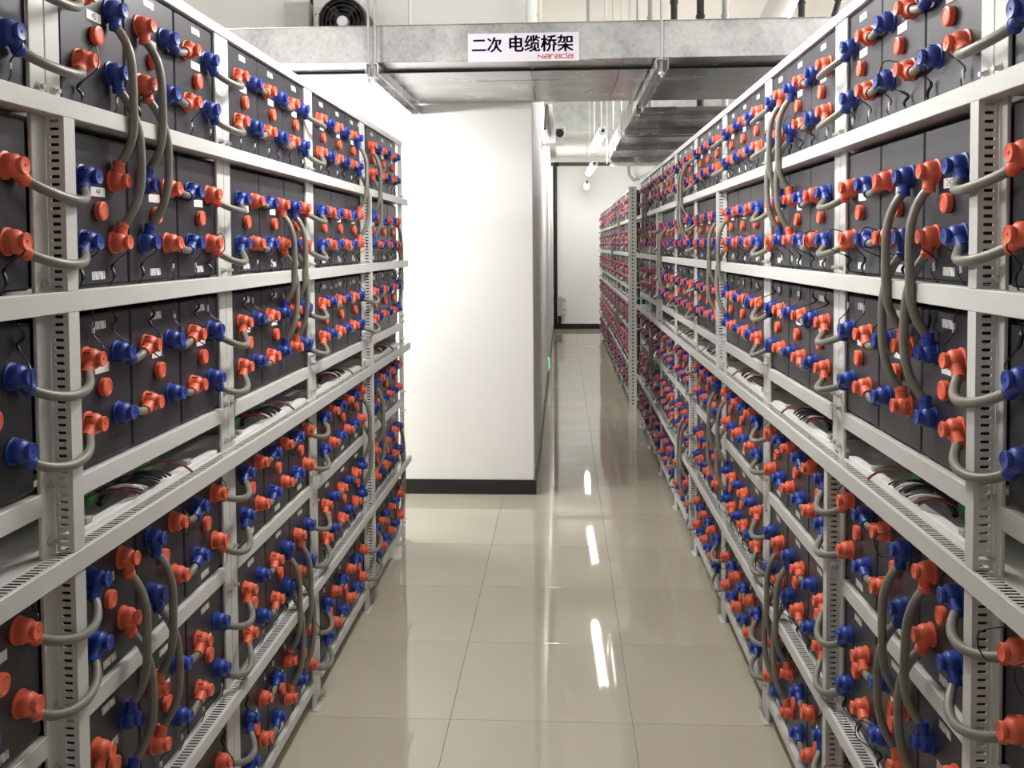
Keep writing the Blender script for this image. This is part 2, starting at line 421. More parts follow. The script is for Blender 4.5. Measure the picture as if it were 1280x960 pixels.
    if detail_y == 0:                                        # near end frame of the far rack
        bx('end_post', 0.0, 0.075, y0 - 0.010, y0 - 0.001, 0.0, 2.109)
        for i in range(60): bx('slot_strip', 0.030, 0.046, y0 - 0.0108, y0 - 0.0102, 0.06 + i * 0.034, 0.072 + i * 0.034, 'seam', 0.0002)
    for k in low_slots:
        yw = ks[k] - (0.004 if s < 0 else 0.022)
        for z0, z1 in ((0.457, 1.0188), (0.106, 0.4230)):
            P('slotted_post', slotted(s, xf, yw, z0, z1))
    return t

KL = [1.485, 2.278, 3.065, 3.895, 4.800]
KR = [1.468, 2.254, 3.040, 3.850, 4.670, 5.485, 6.300, 7.120, 7.940]
KF = [8.80 + 0.82 * i for i in range(10)]
XFL, XFR, XFF = 0.813, 0.627, 0.612
rack('grey steel battery rack standing left of the aisle, in front of the white block', -1, XFL, KL, [0, 3], [0, 3], 0.62)
rack('grey steel battery rack right of the aisle, the nearer long one', 1, XFR, KR, [0, 3, 6], [0, 1, 4], 0.60)
rack('grey steel battery rack right of the aisle, the far one before the back wall', 1, XFF, KF, [0], [0], 8.755, 0)

# ------------------------------------------------------------------ battery cells
mb = MB(); mb.cbox(0, CD, -CW / 2, CW / 2, 0, CH, 0.003)
CASE = mb.mesh('battery_cell', M['case'])
mb = MB(); mb.lathe([(0.0150, 0.0), (0.0172, -0.002), (0.0178, -0.009), (0.0172, -0.012), (0.0130, -0.0135), (0.0120, -0.0125)], 'x', 20)
VENT = mb.mesh('vent_cap', M['orange'])
mb = MB(); mb.box(-0.0006, 0, -0.026, 0.026, -0.0085, 0.0085); STICK = mb.mesh('number_sticker', M['sticker'])
mb = MB(); mb.box(-0.0006, 0, -0.024, 0.024, -0.0075, 0.0075); BARC = mb.mesh('barcode_sticker', M['barcode'])

def sense_meshes():
    out = {}
    for dn in (-1, 1):                  # wires run down or up from the terminals
        for v in range(4):
            rr = random.Random(v * 7 + dn)
            mb = MB()
            z0 = dn * 0.075
            L = (CH / 2 + 0.004 - 0.058) if dn < 0 else (CH / 2 - 0.058 + 0.008)
            yy = rr.uniform(-0.01, 0.01)
            x = -0.006
            # loop over the boot then straight run
            pts = [(-0.031, 0.0, 0.006 * dn), (-0.030, yy, 0.020 * dn), (-0.018, yy * 2, 0.030 * dn), (x, yy * 2.2, 0.045 * dn),
                   (x - rr.uniform(0, 0.008), yy * 2 + rr.uniform(-0.01, 0.01), 0.062 * dn), (x + 0.002, yy * 2 + rr.uniform(-0.012, 0.012), max(L, 0.074) * dn)]
            if v == 1:
                pts[:3] = [(-0.024, 0.010, -0.016 * dn), (-0.046, 0.026, -0.020 * dn), (-0.050, 0.030, 0.018 * dn)]
            P = [Vector(p) for p in pts]; Q = []
            for i in range(len(P) - 1):
                p0 = P[max(i - 1, 0)]; p1 = P[i]; p2 = P[i + 1]; p3 = P[min(i + 2, len(P) - 1)]
                for q in range(6):
                    t = q / 6
                    Q.append(0.5 * (2 * p1 + (p2 - p0) * t + (2 * p0 - 5 * p1 + 4 * p2 - p3) * t * t + (3 * p1 - p0 - 3 * p2 + p3) * t ** 3))
            Q.append(P[-1])
            rs = [0.0013 if (i < 17 or i > 25) else (0.0030 if v % 2 else 0.0014) for i in range(len(Q))]
            mb.tube(Q, rs, 5)
            a = Q[21]
            tg = MB(); tg.tube([a + Vector((0, 0, -0.008)), a + Vector((0, 0, 0.008))], 0.0026, 6)
            out[(dn, v)] = (mb.mesh('sense_wire', M['black'] if v != 3 else M['black']), tg.mesh('wire_tag', M['white']))
    return out
SENSE = sense_meshes()
SDIR = [-1, -1, 1, 1, -1, 1]
ORD = ['first', 'second', 'third', 'fourth', 'fifth', 'sixth', 'seventh', 'eighth', 'ninth', 'tenth']
TN = ['top', 'second', 'third', 'fourth', 'fifth', 'bottom']
POS = ['nearest', 'middle', 'farthest']

def bays(ks, partial):
    """list of (bay index, cell index, y centre)"""
    out = []
    if partial:
        e = ks[0] - UW / 2
        for c in (1, 2): out.append((0, c, e - 0.002 - PITCH * (2 - c) - PITCH / 2))
    for b in range(len(ks) - 1):
        m = (ks[b] + ks[b + 1]) / 2 + 0.012
        for c in range(3): out.append((b + 1, c, m + (c - 1) * PITCH))
    return out

RACKS = [dict(n='left rack', s=-1, xf=XFL, cells=bays(KL, True),
              br=[(1, 0, 0), (2, 1, 1), (3, 2, 0), (1, 0, 3), (2, 1, 4), (3, 2, 3)], end=True),
         dict(n='long right rack', s=1, xf=XFR, cells=bays(KR, True),
              br=[(1, 0, 1), (2, 1, 0), (3, 2, 1), (1, 0, 3), (2, 1, 4), (3, 2, 3), (5, 0, 0), (6, 1, 1), (7, 2, 0), (5, 0, 4), (7, 0, 3)], end=True),
         dict(n='far right rack', s=1, xf=XFF, cells=bays(KF, False),
              br=[(2, 1, 0), (4, 0, 1), (2, 2, 3), (5, 1, 4)], end=False)]
allc = []
for rk in RACKS:
    for (b, c, y) in rk['cells']:
        for t in range(6): allc.append((y, rk, b, c, t))
allc.sort(key=lambda q: q[0])
# cells the picture cannot show (beside the viewer) come last; the farthest ones become one mass
single = allc[:300]; mass = allc[300:]

def bayname(b): return 'the bay before the first slotted post' if b == 0 else ORD[b - 1] + ' bay'

def text_mesh(body, size, m, bold=0.0, shear=0.0):
    cu = bpy.data.curves.new('lettering', 'FONT'); cu.body = body; cu.size = size; cu.offset = bold; cu.shear = shear
    cu.align_x = 'CENTER'; cu.align_y = 'CENTER'; cu.resolution_u = 3
    o = bpy.data.objects.new('lettering', cu); COL.objects.link(o); bpy.context.view_layer.update()
    me = bpy.data.meshes.new_from_object(o.evaluated_get(bpy.context.evaluated_depsgraph_get()))
    me.name = 'lettering'; me.materials.clear(); me.materials.append(m)
    bpy.data.objects.remove(o); bpy.data.curves.remove(cu); return me

NUM = {('left rack', 1, 0, 0): '45', ('left rack', 1, 0, 1): '44', ('long right rack', 1, 0, 1): '240'}
for (y, rk, b, c, t) in single:
    s = rk['s']; x = s * (rk['xf'] + DF)
    o = obj('battery_cell', CASE, None, (x, y, TIER[t]), (0, 0, 0 if s > 0 else pi))
    if b == 0: lab = f"dark grey battery cell, {rk['n']}, {TN[t]} tier, {POS[c]} in bay before first slotted post"
    else: lab = f"dark grey battery cell, {rk['n']}, {TN[t]} tier, {ORD[b-1]} bay, {POS[c]} of three"
    tag(o, lab, 'battery', 'battery cells in the racks')
    obj('vent_cap', VENT, o, (0, 0, CH / 2 - 0.001))
    if y < 9:
        st = obj('number_sticker', STICK, o, (0, 0.002 * s, CH / 2 + 0.034))
        key = (rk['n'], b, c, t)
        if key in NUM:
            obj('printed_number', text_mesh(NUM[key], 0.017, M['dark'], 0.0), st, (-0.0008, 0, 0), (pi / 2, 0, -pi / 2))
        zz = CH - 0.022 if t in (0, 2, 4) else 0.017
        obj('barcode_sticker', BARC, o, (0, R.uniform(-0.006, 0.006), zz))
    if y < 6.5:
        dn = SDIR[t]
        for q in (-1, 1):
            v = R.randrange(4); me, tg = SENSE[(dn, v)]
            wz = CH / 2 + (-ZT if dn < 0 else ZT)
            wr = obj('sense_wire', me, o, (0, q * TOFF, wz))
            if v in (0, 2) and y < 4: obj('wire_tag', tg, wr)
# the far mass
mb = MB()
for (y, rk, b, c, t) in mass:
    x = rk['s'] * (rk['xf'] + DF)
    mb.box(x, x + CD, y - CW / 2, y + CW / 2, TIER[t], TIER[t] + CH, 0)
    mb.lathe([(0.016, 0.0), (0.0178, -0.004), (0.015, -0.012)], 'x', 8, (x, y, TIER[t] + CH / 2), 1)
o = part('battery_cells', mb, [M['case'], M['orange']]); tag(o, 'mass of dark grey battery cells at the far end of the far right rack', 'batteries', kind='stuff')

# ------------------------------------------------------------------ terminal boots and jumper cables
def boot_mb(n=14, simple=False):
    """local -x is outward from the cell face, the neck points to local -z"""
    mb = MB()
    if simple:
        mb.lathe([(0.020, 0.0), (0.0185, -0.020), (0.0125, -0.023), (0.0135, -0.034)], 'x', 7)
        mb.tube([(-0.015, 0, -0.010), (-0.015, 0, -0.036)], 0.0112, 6)
        return mb
    mb.lathe([(0.0225, 0.0), (0.0225, -0.003), (0.0192, -0.0045), (0.0192, -0.012), (0.0188, -0.017), (0.0168, -0.0215), (0.0120, -0.0245)], 'x', n)
    mb.lathe([(0.0118, -0.0225), (0.0118, -0.0260), (0.0136, -0.0275), (0.0138, -0.0330), (0.0130, -0.0342), (0.0112, -0.0334), (0.0024, -0.0334), (0.0018, -0.0315)], 'x', n)
    mb.tube([(-0.0125, 0, -0.006), (-0.014, 0, -0.020), (-0.0150, 0, -0.0285), (-0.0150, 0, -0.0289), (-0.0150, 0, -0.038)], [0.0135, 0.0112, 0.0106, 0.0120, 0.0115], n)
    mb.box(-0.017, -0.005, 0.0165, 0.0208, -0.0035, 0.0035)
    return mb
BM = boot_mb()
BOOT = {'orange': BM.mesh('terminal_boot', M['orange']), 'blue': BM.mesh('terminal_boot', M['blue'])}
SIMPLE = boot_mb(simple=True)

def boot_rot(s, ty, tz):
    if s > 0: return Matrix.Rotation(atan2(ty, -tz), 4, 'X')
    return Matrix.Rotation(pi, 4, 'Z') @ Matrix.Rotation(atan2(-ty, -tz), 4, 'X')

CR = 0.0082
jobs = []          # (size score, dict)
def termcol(t, far): return ('blue' if far else 'orange') if t % 2 == 0 else ('orange' if far else 'blue')
def tz_of(t, row): return TIER[t] + CH / 2 + (ZT if row == 0 else -ZT)
ROW = ['upper', 'lower']
for rk in RACKS:
    C = rk['cells']; n = len(C)
    brk = {}
    for (b, c, t) in rk['br']: brk[(b, c, t)] = 'v'; brk[(b, c, t + 1)] = 'x'
    for i, (b, c, y) in enumerate(C):
        for t in range(6):
            for row in (0, 1):
                z = tz_of(t, row)
                st = brk.get((b, c, t))
                if i == n - 1 or (st is None and i + 1 < n) is False and st is None: pass
                if st is None and i + 1 < n:
                    b2, c2, y2 = C[i + 1]
                    A = (y + TOFF, z); B = (y2 - TOFF, z)
                    cross = b2 != b
                    if cross:
                        a = R.uniform(0.55, 0.95); a2 = R.uniform(0.5, 0.95); kk = 0.05 + R.uniform(-0.005, 0.012)
                        bump = 0.034
                        pos = f"across post after {ORD[b-1]} bay" if b else 'across the first slotted post'
                    else:
                        vv = R.choice([(0.25, 0.45), (0.5, 0.3), (0.35, 0.6), (0.1, 0.3)]); a, a2 = vv; kk = 0.022; bump = 0.0
                        bn = f"{ORD[b-1]} bay" if b else 'bay before first post'
                        pos = f"{POS[c]} to {POS[c2]} cell, {bn}"
                    jobs.append(dict(rk=rk, A=A, B=B, tA=(cos(a), -sin(a)), tB=(-cos(a2), -sin(a2)), k=kk, bump=bump,
                                     cA=termcol(t, True), cB=termcol(t, False), y=(A[0] + B[0]) / 2, L=abs(B[0] - A[0]) + 0.02,
                                     key=('link', rk['s'], a, a2, round(B[0] - A[0], 4)) if not cross else None, seg=14 if cross else 7,
                                     lab=f"grey jumper cable, {rk['n']}, {TN[t]} tier, {ROW[row]} row, {pos}"))
                elif st == 'v':
                    b2, c2, y2 = C[i + 1]
                    for far, yy in ((True, y + TOFF), (False, y2 - TOFF)):
                        zA, zB = z, tz_of(t + 1, row)
                        o1 = R.uniform(-0.08, 0.06) if row == 0 else R.uniform(0.12, 0.30)
                        o2 = R.uniform(-0.08, 0.08) if row == 0 else R.uniform(0.05, 0.25)
                        jobs.append(dict(rk=rk, A=(yy, zA), B=(yy, zB), tA=(sin(o1), -cos(o1)), tB=(sin(o2), cos(o2)), k=0.10 + 0.02 * row, bump=0.033,
                                         cA=termcol(t, far), cB=termcol(t + 1, far), y=yy, L=zA - zB, key=None, seg=22,
                                         lab=f"long grey cable, {rk['n']}, {TN[t]} to {TN[t+1]} tier, from {ROW[row]} {'red' if termcol(t, far) == 'orange' else 'blue'} boot, {ORD[b-1]} bay"))
                elif i == n - 1 and rk['end']:
                    yy = y + TOFF
                    if t in (1, 4):
                        zA, zB = z, tz_of(t + 1, row)
                        jobs.append(dict(rk=rk, A=(yy, zA), B=(yy, zB), tA=(0.75, -0.66), tB=(0.75, 0.66), k=0.13, bump=0.006,
                                         cA=termcol(t, True), cB=termcol(t + 1, True), y=yy, L=zA - zB, key=None, seg=22,
                                         lab=f"grey end loop cable, {rk['n']}, {TN[t]} to {TN[t+1]} tier, {ROW[row]} boots"))
                    elif t in (0, 3):
                        jobs.append(dict(rk=rk, A=(yy, z), B=None, tA=(0.95, 0.3 if t == 0 else -0.3), tB=None, k=0.1, bump=0, hook=1, cA=termcol(t, True), cB=None, y=yy, L=0.2,
                                         key=None, seg=12, lab=f"grey cable hooking round the far end of {rk['n']}, {TN[t]} tier, {ROW[row]} row"))
# near terminals of the first cell and unused far-rack ends get a boot only through the neighbouring cable; add single lead-in cables at rack starts
for rk in RACKS:
    b, c, y = rk['cells'][0]
    if rk['n'] != 'far right rack': continue
    for t in range(6):
        for row in (0, 1):
            jobs.append(dict(rk=rk, A=(y - TOFF, tz_of(t, row)), B=None, tA=(-0.95, -0.3), tB=None, k=0.1, bump=0, hook=-1, cA=termcol(t, False), cB=None, y=y, L=0.2,
                             key=None, seg=10, lab=f"grey lead cable at the near end of far right rack, {TN[t]} tier, {ROW[row]} row"))

def cable_pts(j, seg):
    rk = j['rk']; s = rk['s']; xf = rk['xf'] + DF
    def W(y, z, n): return Vector((s * (xf - n), y, z))
    A = j['A']; tA = j['tA']; d0 = 0.030
    p0 = W(A[0] + tA[0] * d0, A[1] + tA[1] * d0, 0.015); n0 = Vector((0, tA[0], tA[1])).normalized()
    if j['B'] is None:
        h = j['hook']; ye = A[0] + h * 0.115
        p3 = W(ye - h * 0.01, A[1] + (0.03 if tA[1] > 0 else -0.05), -0.14)
        p2 = W(ye + h * 0.04, A[1] + (0.05 if tA[1] > 0 else -0.06), -0.06)
        return bez(p0, p0 + n0 * 0.09, p2, p3, seg)
    B = j['B']; tB = j['tB']
    p3 = W(B[0] + tB[0] * d0, B[1] + tB[1] * d0, 0.015); n3 = Vector((0, tB[0], tB[1])).normalized()
    pts = bez(p0, p0 + n0 * j['k'], p3 + n3 * j['k'], p3, seg)
    for i, p in enumerate(pts):
        u = i / seg; q = (1 - (2 * u - 1) ** 4) if j['L'] > 0.27 else sin(pi * u)
        q = q if j['bump'] else 0
        p.x -= s * j['bump'] * q
    return pts

def score(j): return j['L'] ** 0.5 / max(j['y'], 0.9) * (0.2 if j['y'] < 1.25 else 1)
jobs.sort(key=score, reverse=True)
LINK = {}
jm = MB()
for i, j in enumerate(jobs):
    rk = j['rk']; s = rk['s']; xf = rk['xf'] + DF
    ends = [(j['A'], j['tA'], j['cA'])] + ([(j['B'], j['tB'], j['cB'])] if j['B'] else [])
    if i < 300:
        org = Vector((s * xf, j['A'][0], j['A'][1]))
        key = j['key']; me = LINK.get(key) if key else None
        if me is None:
            mb = MB(); mb.tube([p - org for p in cable_pts(j, j['seg'])], CR, 10); me = mb.mesh('jumper_cable', M['cable'])
            if key: LINK[key] = me
        o = obj('jumper_cable', me, None, org); tag(o, j['lab'], 'cable', 'jumper cables on the battery racks')
        for (P, t, colr) in ends:
            bt = obj('terminal_boot', BOOT[colr], o); bt.rotation_euler = boot_rot(s, *t).to_euler()
            bt.location = (0, P[0] - org.y, P[1] - org.z)
            tag(bt, 'orange-red rubber boot' if colr == 'orange' else 'blue rubber boot')
    else:
        jm.tube(cable_pts(j, 5), CR, 5, 2, caps=False)
        for (P, t, colr) in ends:
            jm.merge(SIMPLE, Matrix.Translation((s * xf, P[0], P[1])) @ boot_rot(s, *t), 0 if colr == 'orange' else 1)
o = part('jumper_cables', jm, [M['orange'], M['blue'], M['cable']]); tag(o, 'mass of grey jumper cables with red and blue boots, farther bays', 'cables', kind='stuff')

# ------------------------------------------------------------------ monitoring modules and wire bundles in the upper trays
def strand(seed, n=4):
    rr = random.Random(seed); mb = MB()
    L = rr.uniform(0.05, 0.075)
    p = [Vector((0.060, -L * 0.4, 0.012)), Vector((0.040, -L * 0.2, 0.030)), Vector((0.012, 0.0, 0.028)), Vector((0.004, L * 0.5, 0.006))]
    mb.tube(bez(*p, 7), 0.0026, 5); return mb
STR = {(k, i): strand(i).mesh('wire', M[k]) for k in ('black', 'red', 'white') for i in range(3)}
mb = MB(); mb.cbox(0, 0.06, -0.165, 0.165, 0, 0.068, 0.002); MODULE = mb.mesh('monitor_module', M['module'])
mb = MB(); mb.cbox(-0.014, 0, -0.020, 0.020, 0, 0.016, 0.001)
for k in range(5): mb.box(-0.0145, -0.0141, -0.017 + k * 0.0075, -0.013 + k * 0.0075, 0.004, 0.012)
CONN = {'green': mb.mesh('connector', M['green']), 'dgreen': mb.mesh('connector', M['dgreen'])}
for rk, ks, nb in ((RACKS[0], KL, 4), (RACKS[1], KR, 6)):
    s = rk['s']; X = lambda d: s * (rk['xf'] + d)
    for b in range(1, nb + 1):
        ym = (ks[b - 1] + ks[b]) / 2 - 0.06 * 1
        rz = 0 if s > 0 else pi
        o = obj('monitor_module', MODULE, None, (X(0.098), ym, 1.0551), (0, 0, rz))
        tag(o, f"grey monitoring module with green connectors in the tray, {rk['n']}, {ORD[b-1]} bay", 'module', 'monitoring modules in the trays')
        for k, (yy, cc) in enumerate(((-0.115, 'green'), (-0.062, 'dgreen'), (0.02, 'dgreen'), (0.105, 'green'))):
            obj('connector', CONN[cc], o, (0, yy * (1 if s > 0 else -1), 0.018))
        mb = MB(); mb.cbox(X(0.040), X(0.062), ks[b - 1] + UW / 2 + 0.02, ks[b] - UW / 2 - 0.01, 1.0551, 1.063, 0.001)
        tk = part('wire_duct', mb, M['white']); tag(tk, f"narrow white wire duct lying in the tray, {rk['n']}, {ORD[b-1]} bay", 'wire duct', 'white wire ducts in the trays')
        for q in (-1, 1):
            mb = MB(); yy = ym + q * 0.225 + 0.02
            mb.cbox(X(0.045), X(0.095), yy - 0.011, yy + 0.011, 1.0632, 1.0752, 0.001)
            cl = part('clamp_bar', mb, M['module'], tk)
        wb = obj('wire_bundle', None, None, (X(0.028), ym, 1.0640)); tag(wb, f"bundle of black, white and red wires in the tray, {rk['n']}, {ORD[b-1]} bay", 'wires', 'wire bundles in the trays')
        for k in range(15):
            cc = 'white' if k in (3, 4, 10) else ('red' if k in (0, 1) else 'black')
            o2 = obj('wire', STR[(cc, R.randrange(3))], wb, (s * R.uniform(0, 0.006), -0.075 + k * 0.0110 + R.uniform(-0.003, 0.003), R.uniform(0, 0.006)))
            o2.scale = (s, 1, R.uniform(0.8, 1.15))
        ca = MB()
        ca.tube(bez(Vector((X(0.075), ym - 0.11, 1.072)), Vector((X(0.08), ym - 0.04, 1.094)), Vector((X(0.085), ym + 0.05, 1.092)), Vector((X(0.08), ym + 0.12, 1.072)), 8), 0.0065, 7)
        part('wire', ca, M['black'], wb, (-X(0.028), -ym, -1.064))
        ca = MB()
        ca.tube(bez(Vector((X(0.098), ym + 0.125, 1.085)), Vector((X(0.07), ym + 0.16, 1.100)), Vector((X(0.04), ym + 0.19, 1.085)), Vector((X(0.02), ym + 0.20, 1.058)), 8), 0.0028, 6)
        part('wire', ca, M['red'], wb, (-X(0.028), -ym, -1.064))

# ------------------------------------------------------------------ cable tray across the aisle, with its sign
TZ0, TZ1, TY0, TY1 = 2.445, 2.622, 4.46, 5.755
t = obj('cable_tray', None, None, (0, TY0, TZ0)); tag(t, 'wide galvanised cable tray crossing the aisle overhead, carrying the sign', 'cable tray')
inv = (0, -TY0, -TZ0)
def tp(n, mb, m='galv', par=None): return part(n, mb, M[m], par or t, (0, 0, 0) if par else inv)
for i, (xa, xb) in enumerate(((-3.55, -2.2), (-2.2, -0.12), (-0.12, 0.33), (0.33, 1.75), (1.75, 3.35))):
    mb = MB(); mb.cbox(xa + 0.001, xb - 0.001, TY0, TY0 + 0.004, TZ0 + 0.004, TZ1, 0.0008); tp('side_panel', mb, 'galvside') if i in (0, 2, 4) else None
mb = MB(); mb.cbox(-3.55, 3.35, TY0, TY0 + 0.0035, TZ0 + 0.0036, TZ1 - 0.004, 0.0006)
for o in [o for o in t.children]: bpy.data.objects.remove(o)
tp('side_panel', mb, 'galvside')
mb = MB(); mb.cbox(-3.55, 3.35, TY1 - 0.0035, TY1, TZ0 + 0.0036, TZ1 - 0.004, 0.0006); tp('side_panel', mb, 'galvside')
for xa, xb in ((-3.55, -2.3), (-2.3, -0.16), (-0.16, 0.29), (0.29, 1.1), (1.1, 3.35)):
    mb = MB(); mb.cbox(xa + 0.0015, xb - 0.0015, TY0 - 0.003, TY1 + 0.003, TZ0, TZ0 + 0.0034, 0.0006); tp('bottom_panel', mb)
mb = MB(); mb.cbox(-3.55, 3.35, TY0 - 0.004, TY1 + 0.004, TZ1 - 0.0038, TZ1, 0.0006); tp('cover', mb)
mb = MB(); mb.cbox(-3.4, 3.3, 4.66, 4.675, TZ0 - 0.013, TZ0 - 0.001, 0.001); tp('cross_rail', mb, 'dark')
mb = MB(); mb.cbox(-0.46, 0.05, 5.0, 5.12, TZ0 - 0.0012, TZ0 - 0.0001, 0.0003); tp('joint_strip', mb)
for xs, zz in ((-0.905, 0), (0.465, 0), (-2.4, 0), (1.9, 0)):
    mb = MB()
    mb.cbox(xs - 0.028, xs + 0.028, TY0 - 0.06, TY1 + 0.12, TZ0 - 0.020, TZ0 - 0.0142, 0.0008)
    st = tp('support_strut', mb)
    for q in (-1, 1):
        mb = MB(); mb.cbox(xs + q * 0.028 - 0.002, xs + q * 0.028 + 0.002, TY0 - 0.06, TY1 + 0.12, TZ0 - 0.062, TZ0 - 0.0205, 0.0006); tp('strut_side', mb, 'galv', st)
    for yy in (TY0 - 0.035, TY1 + 0.075):
        for q in ((-0.018, 0.014) if yy < 5 and xs < 0 else (0.0,)):
            mb = MB(); mb.tube([(xs + q, yy, TZ0 - 0.10), (xs + q, yy, ZC - 0.001)], 0.007, 8); tp('hanger_rod', mb, 'rod', st)
            mb = MB(); mb.lathe([(0.014, TZ0 - 0.085), (0.014, TZ0 - 0.073)], 'z', 6, (xs + q, yy, 0), smooth=False); tp('nut', mb, 'steel', st)
sg = obj('sign_board', None, None, (-0.185, TY0 - 0.0048, 2.506)); tag(sg, 'white sign with navy Chinese lettering and red logo on the cable tray', 'sign')
mb = MB(); mb.box(-0.265, 0.265, 0.0, 0.002, -0.067, 0.067); part('panel', mb, M['signw'], sg)
def fit(me, x0, x1, z0, z1, par, name):
    xs = [v.co.x for v in me.vertices]; ys = [v.co.y for v in me.vertices]
    sx = (x1 - x0) / (max(xs) - min(xs)); sy = (z1 - z0) / (max(ys) - min(ys)); mx = min(xs); my = min(ys)
    for v in me.vertices: v.co = (x0 + (v.co.x - mx) * sx, -0.0006, z0 + (v.co.y - my) * sy)
    return obj(name, me, par)
def bold(me, d):
    """thicken flat lettering by stacking slightly shifted copies"""
    src = [v.co.copy() for v in me.vertices]; fc = [tuple(p.vertices) for p in me.polygons]; vs = []; fs = []
    for k, (dx, dy) in enumerate(((0, 0), (d, 0), (-d, 0), (0, d * 0.6), (0, -d * 0.6), (d * 0.7, d * 0.4), (-d * 0.7, -d * 0.4))):
        o = len(vs); vs += [(c.x + dx, c.y + dy, 0) for c in src]; fs += [tuple(o + i for i in f) for f in fc]
    m2 = bpy.data.meshes.new('lettering'); m2.from_pydata(vs, [], fs); m2.materials.append(me.materials[0]); return m2
fit(bold(text_mesh('二次', 1.0, M['navy']), 0.032), -0.247, -0.101, -0.024, 0.050, sg, 'lettering')
fit(bold(text_mesh('电缆桥架', 1.0, M['navy']), 0.029), -0.068, 0.238, -0.024, 0.056, sg, 'lettering')
# wide square logo letters, drawn as strokes
lg = MB(); x = 0.068; hgt = 0.024; z0 = -0.054; sw = 0.0042; gap = 0.004
def stroke(pts):
    for (a, b_) in zip(pts[:-1], pts[1:]):
        ax, az = a; bx_, bz = b_; dx, dz = bx_ - ax, bz - az; l = max(1e-6, sqrt(dx * dx + dz * dz)); nx, nz = -dz / l * sw / 2, dx / l * sw / 2
        ex, ez = dx / l * sw / 2, dz / l * sw / 2
        lg.add([(ax - ex + nx, -0.0006, az - ez + nz), (ax - ex - nx, -0.0006, az - ez - nz), (bx_ + ex - nx, -0.0006, bz + ez - nz), (bx_ + ex + nx, -0.0006, bz + ez + nz)], [(0, 1, 2, 3)])
xh = 0.016
def glyph(ch, x):
    W = 0.023
    if ch == 'N': stroke([(x, z0), (x, z0 + xh), (x + W, z0), (x + W, z0 + xh)])
    if ch == 'a': stroke([(x + 0.003, z0 + xh), (x + W, z0 + xh), (x + W, z0), (x, z0), (x, z0 + xh * 0.55), (x + W, z0 + xh * 0.55)])
    if ch == 'r': W = 0.014; stroke([(x, z0), (x, z0 + xh), (x + W, z0 + xh)])
    if ch == 'd': stroke([(x + W, z0 + xh), (x, z0 + xh), (x, z0), (x + W, z0), (x + W, z0 + hgt)])
    return x + W + 0.0072
x = 0.070
for ch in 'Narada': x = glyph(ch, x)
part('logo', lg, M['logo'], sg)

# second cable tray running away above the right racks
t = obj('cable_tray', None, None, (1.05, 5.9, 2.40)); tag(t, 'galvanised cable tray running to the back above the long right rack', 'cable tray')
inv = (-1.05, -5.9, -2.40)
for i, (ya, yb) in enumerate(((5.95, 7.05), (7.05, 8.2), (8.2, 9.35))):
    zz = 2.43 - 0.0 * i
    mb = MB(); mb.cbox(0.47, 1.75, ya + 0.003, yb - 0.003, zz, zz + 0.004, 0.0006); tp('bottom_panel', mb)
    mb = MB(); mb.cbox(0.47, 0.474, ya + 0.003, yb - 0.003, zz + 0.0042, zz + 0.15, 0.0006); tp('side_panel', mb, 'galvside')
    mb = MB(); mb.cbox(0.46, 1.77, yb - 0.03, yb + 0.03, zz - 0.045, zz - 0.001, 0.001); st = tp('support_strut', mb)
    mb = MB(); mb.tube([(0.44, yb, zz - 0.06), (0.44, yb, ZC - 0.001)], 0.006, 6); tp('hanger_rod', mb, 'steel', st)
mb = MB(); mb.cbox(0.47, 1.75, 9.345, 9.349, 2.35, 2.58, 0.0006); tp('end_panel', mb, 'white')
for k in range(3):
    mb = MB(); mb.cbox(0.5, 1.75, 6.3 + k, 6.36 + k, 2.40, 2.4285, 0.001); tp('cross_rib', mb)

# ------------------------------------------------------------------ above the tray: fan, boxes, pipes
t = obj('exhaust_fan', None, None, (-1.31, 5.6, 2.905)); tag(t, 'round black exhaust fan with guard rings above the cable tray', 'fan')
mb = MB(); mb.lathe([(0.130, 0.17), (0.148, 0.165), (0.148, -0.06), (0.142, -0.08), (0.134, -0.08), (0.130, -0.05), (0.130, 0.10)], 'y', 32); part('housing', mb, M['dark'], t)
for r in (0.045, 0.072, 0.098, 0.122):
    mb = MB(); mb.tube([(r * cos(2 * pi * k / 28), -0.070, r * sin(2 * pi * k / 28)) for k in range(29)], 0.0025, 5); part('guard_ring', mb, M['guard'], t)
for a in range(4):
    mb = MB(); an = pi / 4 + a * pi / 2; mb.tube([(0.03 * cos(an), -0.070, 0.03 * sin(an)), (0.136 * cos(an), -0.070, 0.136 * sin(an))], 0.003, 5); part('guard_arm', mb, M['guard'], t)
mb = MB(); mb.lathe([(0.034, 0.0), (0.034, -0.075), (0.025, -0.085)], 'y', 16); part('hub', mb, M['white'], t)
for a in range(5):
    an = 2 * pi * a / 5; mb = MB(); ca, sa = cos(an), sin(an)
    pts = []
    for r, wd, tw in ((0.034, 0.025, 0.02), (0.08, 0.045, 0.018), (0.122, 0.050, 0.012)):
        for q in (-1, 1):
            u, v = r, q * wd; pts.append((u * ca - v * sa, -0.02 + q * tw, u * sa + v * ca))
    mb.add(pts, [(0, 1, 3, 2), (2, 3, 5, 4)]); o = part('blade', mb, M['dark'], t); solid(o, 0.002)
t = obj('switch_box', None, None, (-1.605, 5.7, 2.96)); tag(t, 'square grey metal box on the wall left of the fan', 'box')
mb = MB(); mb.cbox(-0.078, 0.078, -0.10, 0.072, -0.10, 0.085, 0.003); part('body', mb, M['gbox'], t)
mb = MB(); mb.cbox(-0.074, 0.074, -0.104, -0.1005, -0.096, 0.081, 0.001); part('lid', mb, M['gbox'], t)
mb = MB(); mb.tube([(0.066, 0.0, 0.0852), (0.066, 0.0, ZC - 2.962)], 0.010, 8); part('conduit', mb, M['dark'], t)
t = obj('socket_box', None, None, (-1.49, 5.71, 2.95)); tag(t, 'narrow white box between the grey box and the fan', 'box')
